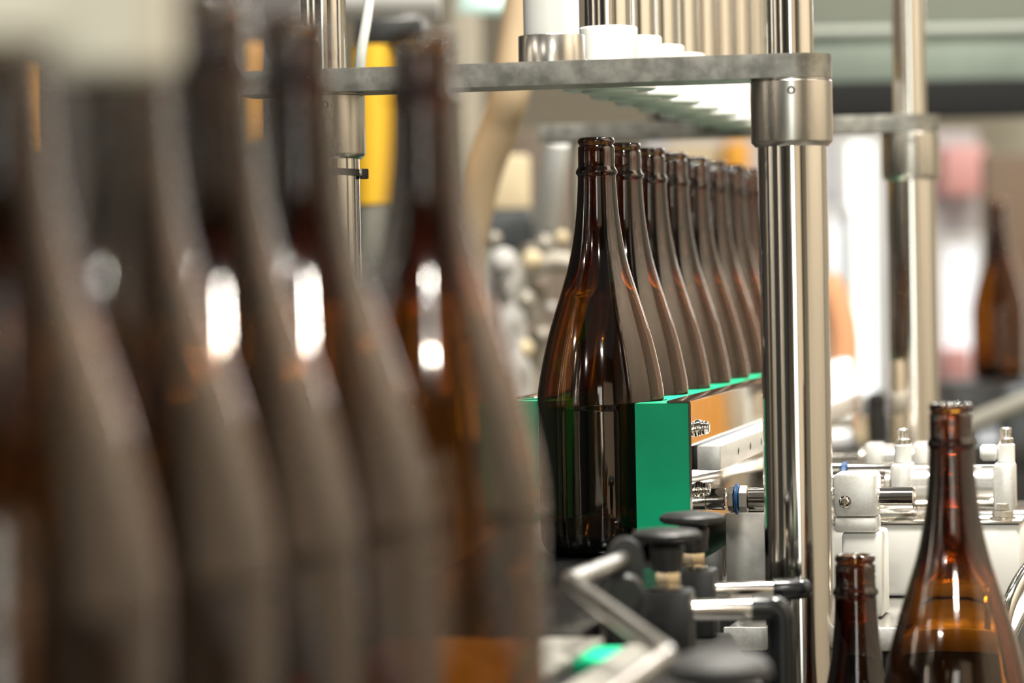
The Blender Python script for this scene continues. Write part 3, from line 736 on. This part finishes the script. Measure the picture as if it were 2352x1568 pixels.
# valve manifold clutter
mf = thing('valve_manifold', 'blurred stainless valve manifold with round joints, left of the nearest bottle', 'valve manifold', (P(1180, 900, 3.9).x, 3.9, 0))
def pipe(pts, r, m=M_DULL, nm='pipe'): child(nm, lambda bm: tube(bm, smooth_pts(pts, 6), r, 20), m, mf)
child('frame', lambda bm: box(bm, (P(1190, 950, 3.95).x, 4.0, .55), (.12, .06, 1.1), 0, .004), M_GREYP, mf)
pipe([P(1130, 1000, 3.9), P(1135, 800, 3.9), P(1118, 660, 3.9)], .016, M_PAINTW)
pipe([P(1180, 1000, 3.85), P(1176, 830, 3.85), P(1160, 700, 3.85), P(1165, 600, 3.85)], .022, M_PALE)
pipe([P(1225, 1000, 3.95), P(1222, 800, 3.95), P(1235, 640, 3.95), P(1215, 560, 3.95)], .014)
pipe([P(1120, 610, 3.9), P(1190, 622, 3.9), P(1270, 600, 3.9), P(1330, 610, 3.9)], .012)
pipe([P(1110, 770, 3.92), P(1200, 760, 3.92), P(1290, 775, 3.92)], .010, M_BROWN)
for i, (x, y, r, m) in enumerate([(1155, 602, .022, M_PALE), (1135, 548, .016, M_DULL), (1222, 598, .018, M_CREAM), (1250, 560, .014, M_DULL), (1160, 660, .02, M_PALE), (1240, 655, .014, M_BROWN), (1207, 690, .015, M_DULL), (1268, 706, .012, M_PALE), (1205, 800, .016, M_CREAM), (1245, 770, .012, M_DULL), (1290, 545, .015, M_CREAM)]):
    q = P(x, y, 3.8 + .02*(i % 3)); r *= (.8, .55, .7)[i % 3]; child('joint', lambda bm, q=q, r=r: lathe(bm, [(0, -r)] + [(r*math.sin(math.pi*j/10), -r*math.cos(math.pi*j/10)) for j in range(1, 10)] + [(0, r)], q, (0, 0, 1), 24), m, mf)

# ------------------------------------------------------------ things beyond, right
pxbox('white_partition', 1500, 305, 2262, 2300, 7.0, .06, M_LAV, 'pale lavender partition wall behind the far steel post', 'partition', bev=0)
M_WIN = mat('daylight_pane', (.9, .95, .95), .4, emit=(.93, 1, .97), es=1.5)
M_WIN2 = mat('dim_daylight_pane', (.8, .84, .9), .4, emit=(.84, .88, .95), es=.62)
def window(n, x0, y0, x1, y1, D, m, lab):
    w = thing('window_%d' % n, lab, 'window', P((x0 + x1)/2, y1, D)); w['kind'] = 'structure'
    a = P(x0, 500, D); b = P(x1, 500, D); z1 = P((x0 + x1)/2, y0, D).z; z0 = P((x0 + x1)/2, y1, D).z
    child('pane', lambda bm: box(bm, ((a.x + b.x)/2, D, (z0 + z1)/2), (b.x - a.x, .01, z1 - z0), 0, 0), m, w)
    def fr(bm):
        for x in (a.x - .01, b.x + .01): box(bm, (x, D, (z0 + z1)/2), (.02, .04, z1 - z0 + .04), 0, .002)
        for z in (z0 - .01, z1 + .01): box(bm, ((a.x + b.x)/2, D, z), (b.x - a.x, .04, .02), 0, .002)
    child('frame', fr, M_PAINTW, w)
window(1, 1952, 330, 2002, 900, 6.9, M_WIN, 'narrow bright window strip right of the thick post')
window(2, 1905, 500, 1940, 900, 6.9, M_WIN2, 'dim window strip beside the thick post')
window(3, 2165, 560, 2240, 830, 6.9, M_WIN2, 'dim window right of the far steel post')
pxbox('pink_carton', 2168, 335, 2264, 448, 6.79, .2, M_PINK, 'pink carton high behind the far steel post', 'box')
pxbox('red_crate', 2170, 800, 2232, 880, 6.79, .2, M_PINK, 'reddish crate low beside the far amber bottle', 'crate')
pxbox('brown_panel', 2268, 352, 2560, 1010, 6.0, .06, M_BROWN, 'brown grey panel behind the far amber bottle at the right edge', 'panel', bev=.002)
pxbox('orange_drum', 1668, 322, 1722, 420, 6.79, .2, M_ORANGE, 'orange drum just above the rims at the end of the row', 'drum')
pxbox('cream_board', 1530, 330, 1660, 470, 6.945, .05, M_CREAM, 'cream board above the rims of the middle bottles', 'board')
tag(mesh('peach_hose', lambda bm: tube(bm, smooth_pts([P(1890, 640, 4.3), P(1922, 700, 4.3), P(1938, 790, 4.3), P(1930, 900, 4.3), P(1925, 990, 4.3)]), .021, 24), M_PEACH), 'curved peach coloured hose right beside the thick post', 'hose')
# dark beam and green-grey guard above, right
t = thing('machine_guard', 'green grey guard panel over a black beam at the upper right', 'machine guard', P(2150, 275, 4.6))
def pbm(x0, y0, x1, y1, D, dep, bev=.003):
    a = P(x0, (y0 + y1)/2, D); b = P(x1, (y0 + y1)/2, D); zt = P(2110, y0, D).z; zb_ = P(2110, y1, D).z
    return lambda bm: box(bm, ((a.x + b.x)/2, D + dep/2, (zt + zb_)/2), (b.x - a.x, dep, zt - zb_), 0, bev)
child('black_beam', pbm(1500, 186, 2800, 268, 4.6, .08), mat('flat_black', (.008, .009, .009), .8), t)
child('guard_panel', pbm(1740, 78, 2800, 186, 4.62, .01), M_GG, t)
child('light_strip', pbm(1740, 58, 2800, 76, 4.60, .02), mat('pale_trim', (.55, .60, .54), .5), t)
child('upper_panel', pbm(1740, -200, 2800, 58, 4.64, .01), mat('upper_grey_panel', (.22, .24, .20), .5), t)
# bench with dark clutter behind the cylinders
bn = thing('work_bench', 'dark bench with the blurred black fittings, behind the cylinders', 'bench', (P(2100, 1000, 4.4).x, 4.4, 0))
zbn = P(2100, 1010, 4.4).z
child('bench_top', lambda bm: box(bm, (P(2180, 1000, 4.4).x, 4.55, zbn - .02), (.62, .5, .04), 0, .003), M_DARK, bn)
for dx in (-.28, .28): child('leg', lambda bm, dx=dx: box(bm, (P(2180, 1000, 4.4).x + dx, 4.55, (zbn - .04)/2), (.04, .04, zbn - .04), 0, .003), M_DARK, bn)
for (x, y0, y1, w, m, nm, lab) in [(1942, 942, 1022, 46, M_BLACK, 'black_fitting', 'round black fitting on the bench, right of the thick post'),
                              (2028, 905, 1022, 60, M_DARK, 'black_fitting', 'tall black fitting on the bench before the far steel post'),
                              (1990, 962, 1022, 26, M_CREAM, 'cream_fitting', 'small cream fitting on the bench between black fittings'),
                              (2330, 900, 1022, 90, M_DGREY, 'grey_motor', 'dark grey motor on the bench at the right edge'),
                              (2210, 930, 1022, 50, M_BLACK, 'black_fitting', 'squat black fitting on the bench left of the far bottle')]:
    q = P(x, y1, 4.3 if x < 2200 else 4.4); s = 4.35/F
    h = (y1 - y0)*s
    q.z = zbn + .0005; q.y = 4.36
    tag(mesh(nm, lambda bm: lathe(bm, [(w*s*.5, 0), (w*s*.5, h*.55), (w*s*.42, h*.6), (w*s*.45, h*.9), (w*s*.3, h)], q, seg=24), m), lab, 'fitting')
tag(mesh('swing_arm', lambda bm: tube(bm, [P(2200, 985, 4.0), P(2345, 925, 4.0), P(2450, 890, 4.0)], .012, 20), M_GREYP), 'grey slanted arm in front of the far amber bottle', 'arm')
# plinth of the far bottle
tag(mesh('plinth', lambda bm: box(bm, (pf.x, pf.y, (pf.z - .0005)/2), (.2, .2, pf.z - .001), 0, .004), M_DARK), 'dark plinth carrying the far amber bottle', 'plinth')
# unseen orange strips added beyond the right edge to colour the steel angle's reflection
tag(mesh('added_orange_strips', lambda bm: [box(bm, (1.13 + i*.155, 5.2, 1.0), (.15, .006, 1.9), .06, .002) for i in range(4)], M_ORANGE2), 'unseen amber orange strips added at the right, mirrored in the steel angle', 'curtain')

# ------------------------------------------------------------ lamps of the hall and one added fill lamp
for i, (lx, ly, lz) in enumerate(LAMPS):
    t = thing('ceiling_lamp', 'square hanging ceiling lamp above the filling machine', 'lamp', (lx, ly, lz), 'ceiling lamps')
    child('housing', lambda bm: box(bm, (lx, ly, lz), (.38, .38, .08), 0, .006), M_ALU, t)
    child('cable', lambda bm: cyl(bm, (lx, ly, lz + .04), (lx, ly, 4.0), .004, 10), M_DARK, t)
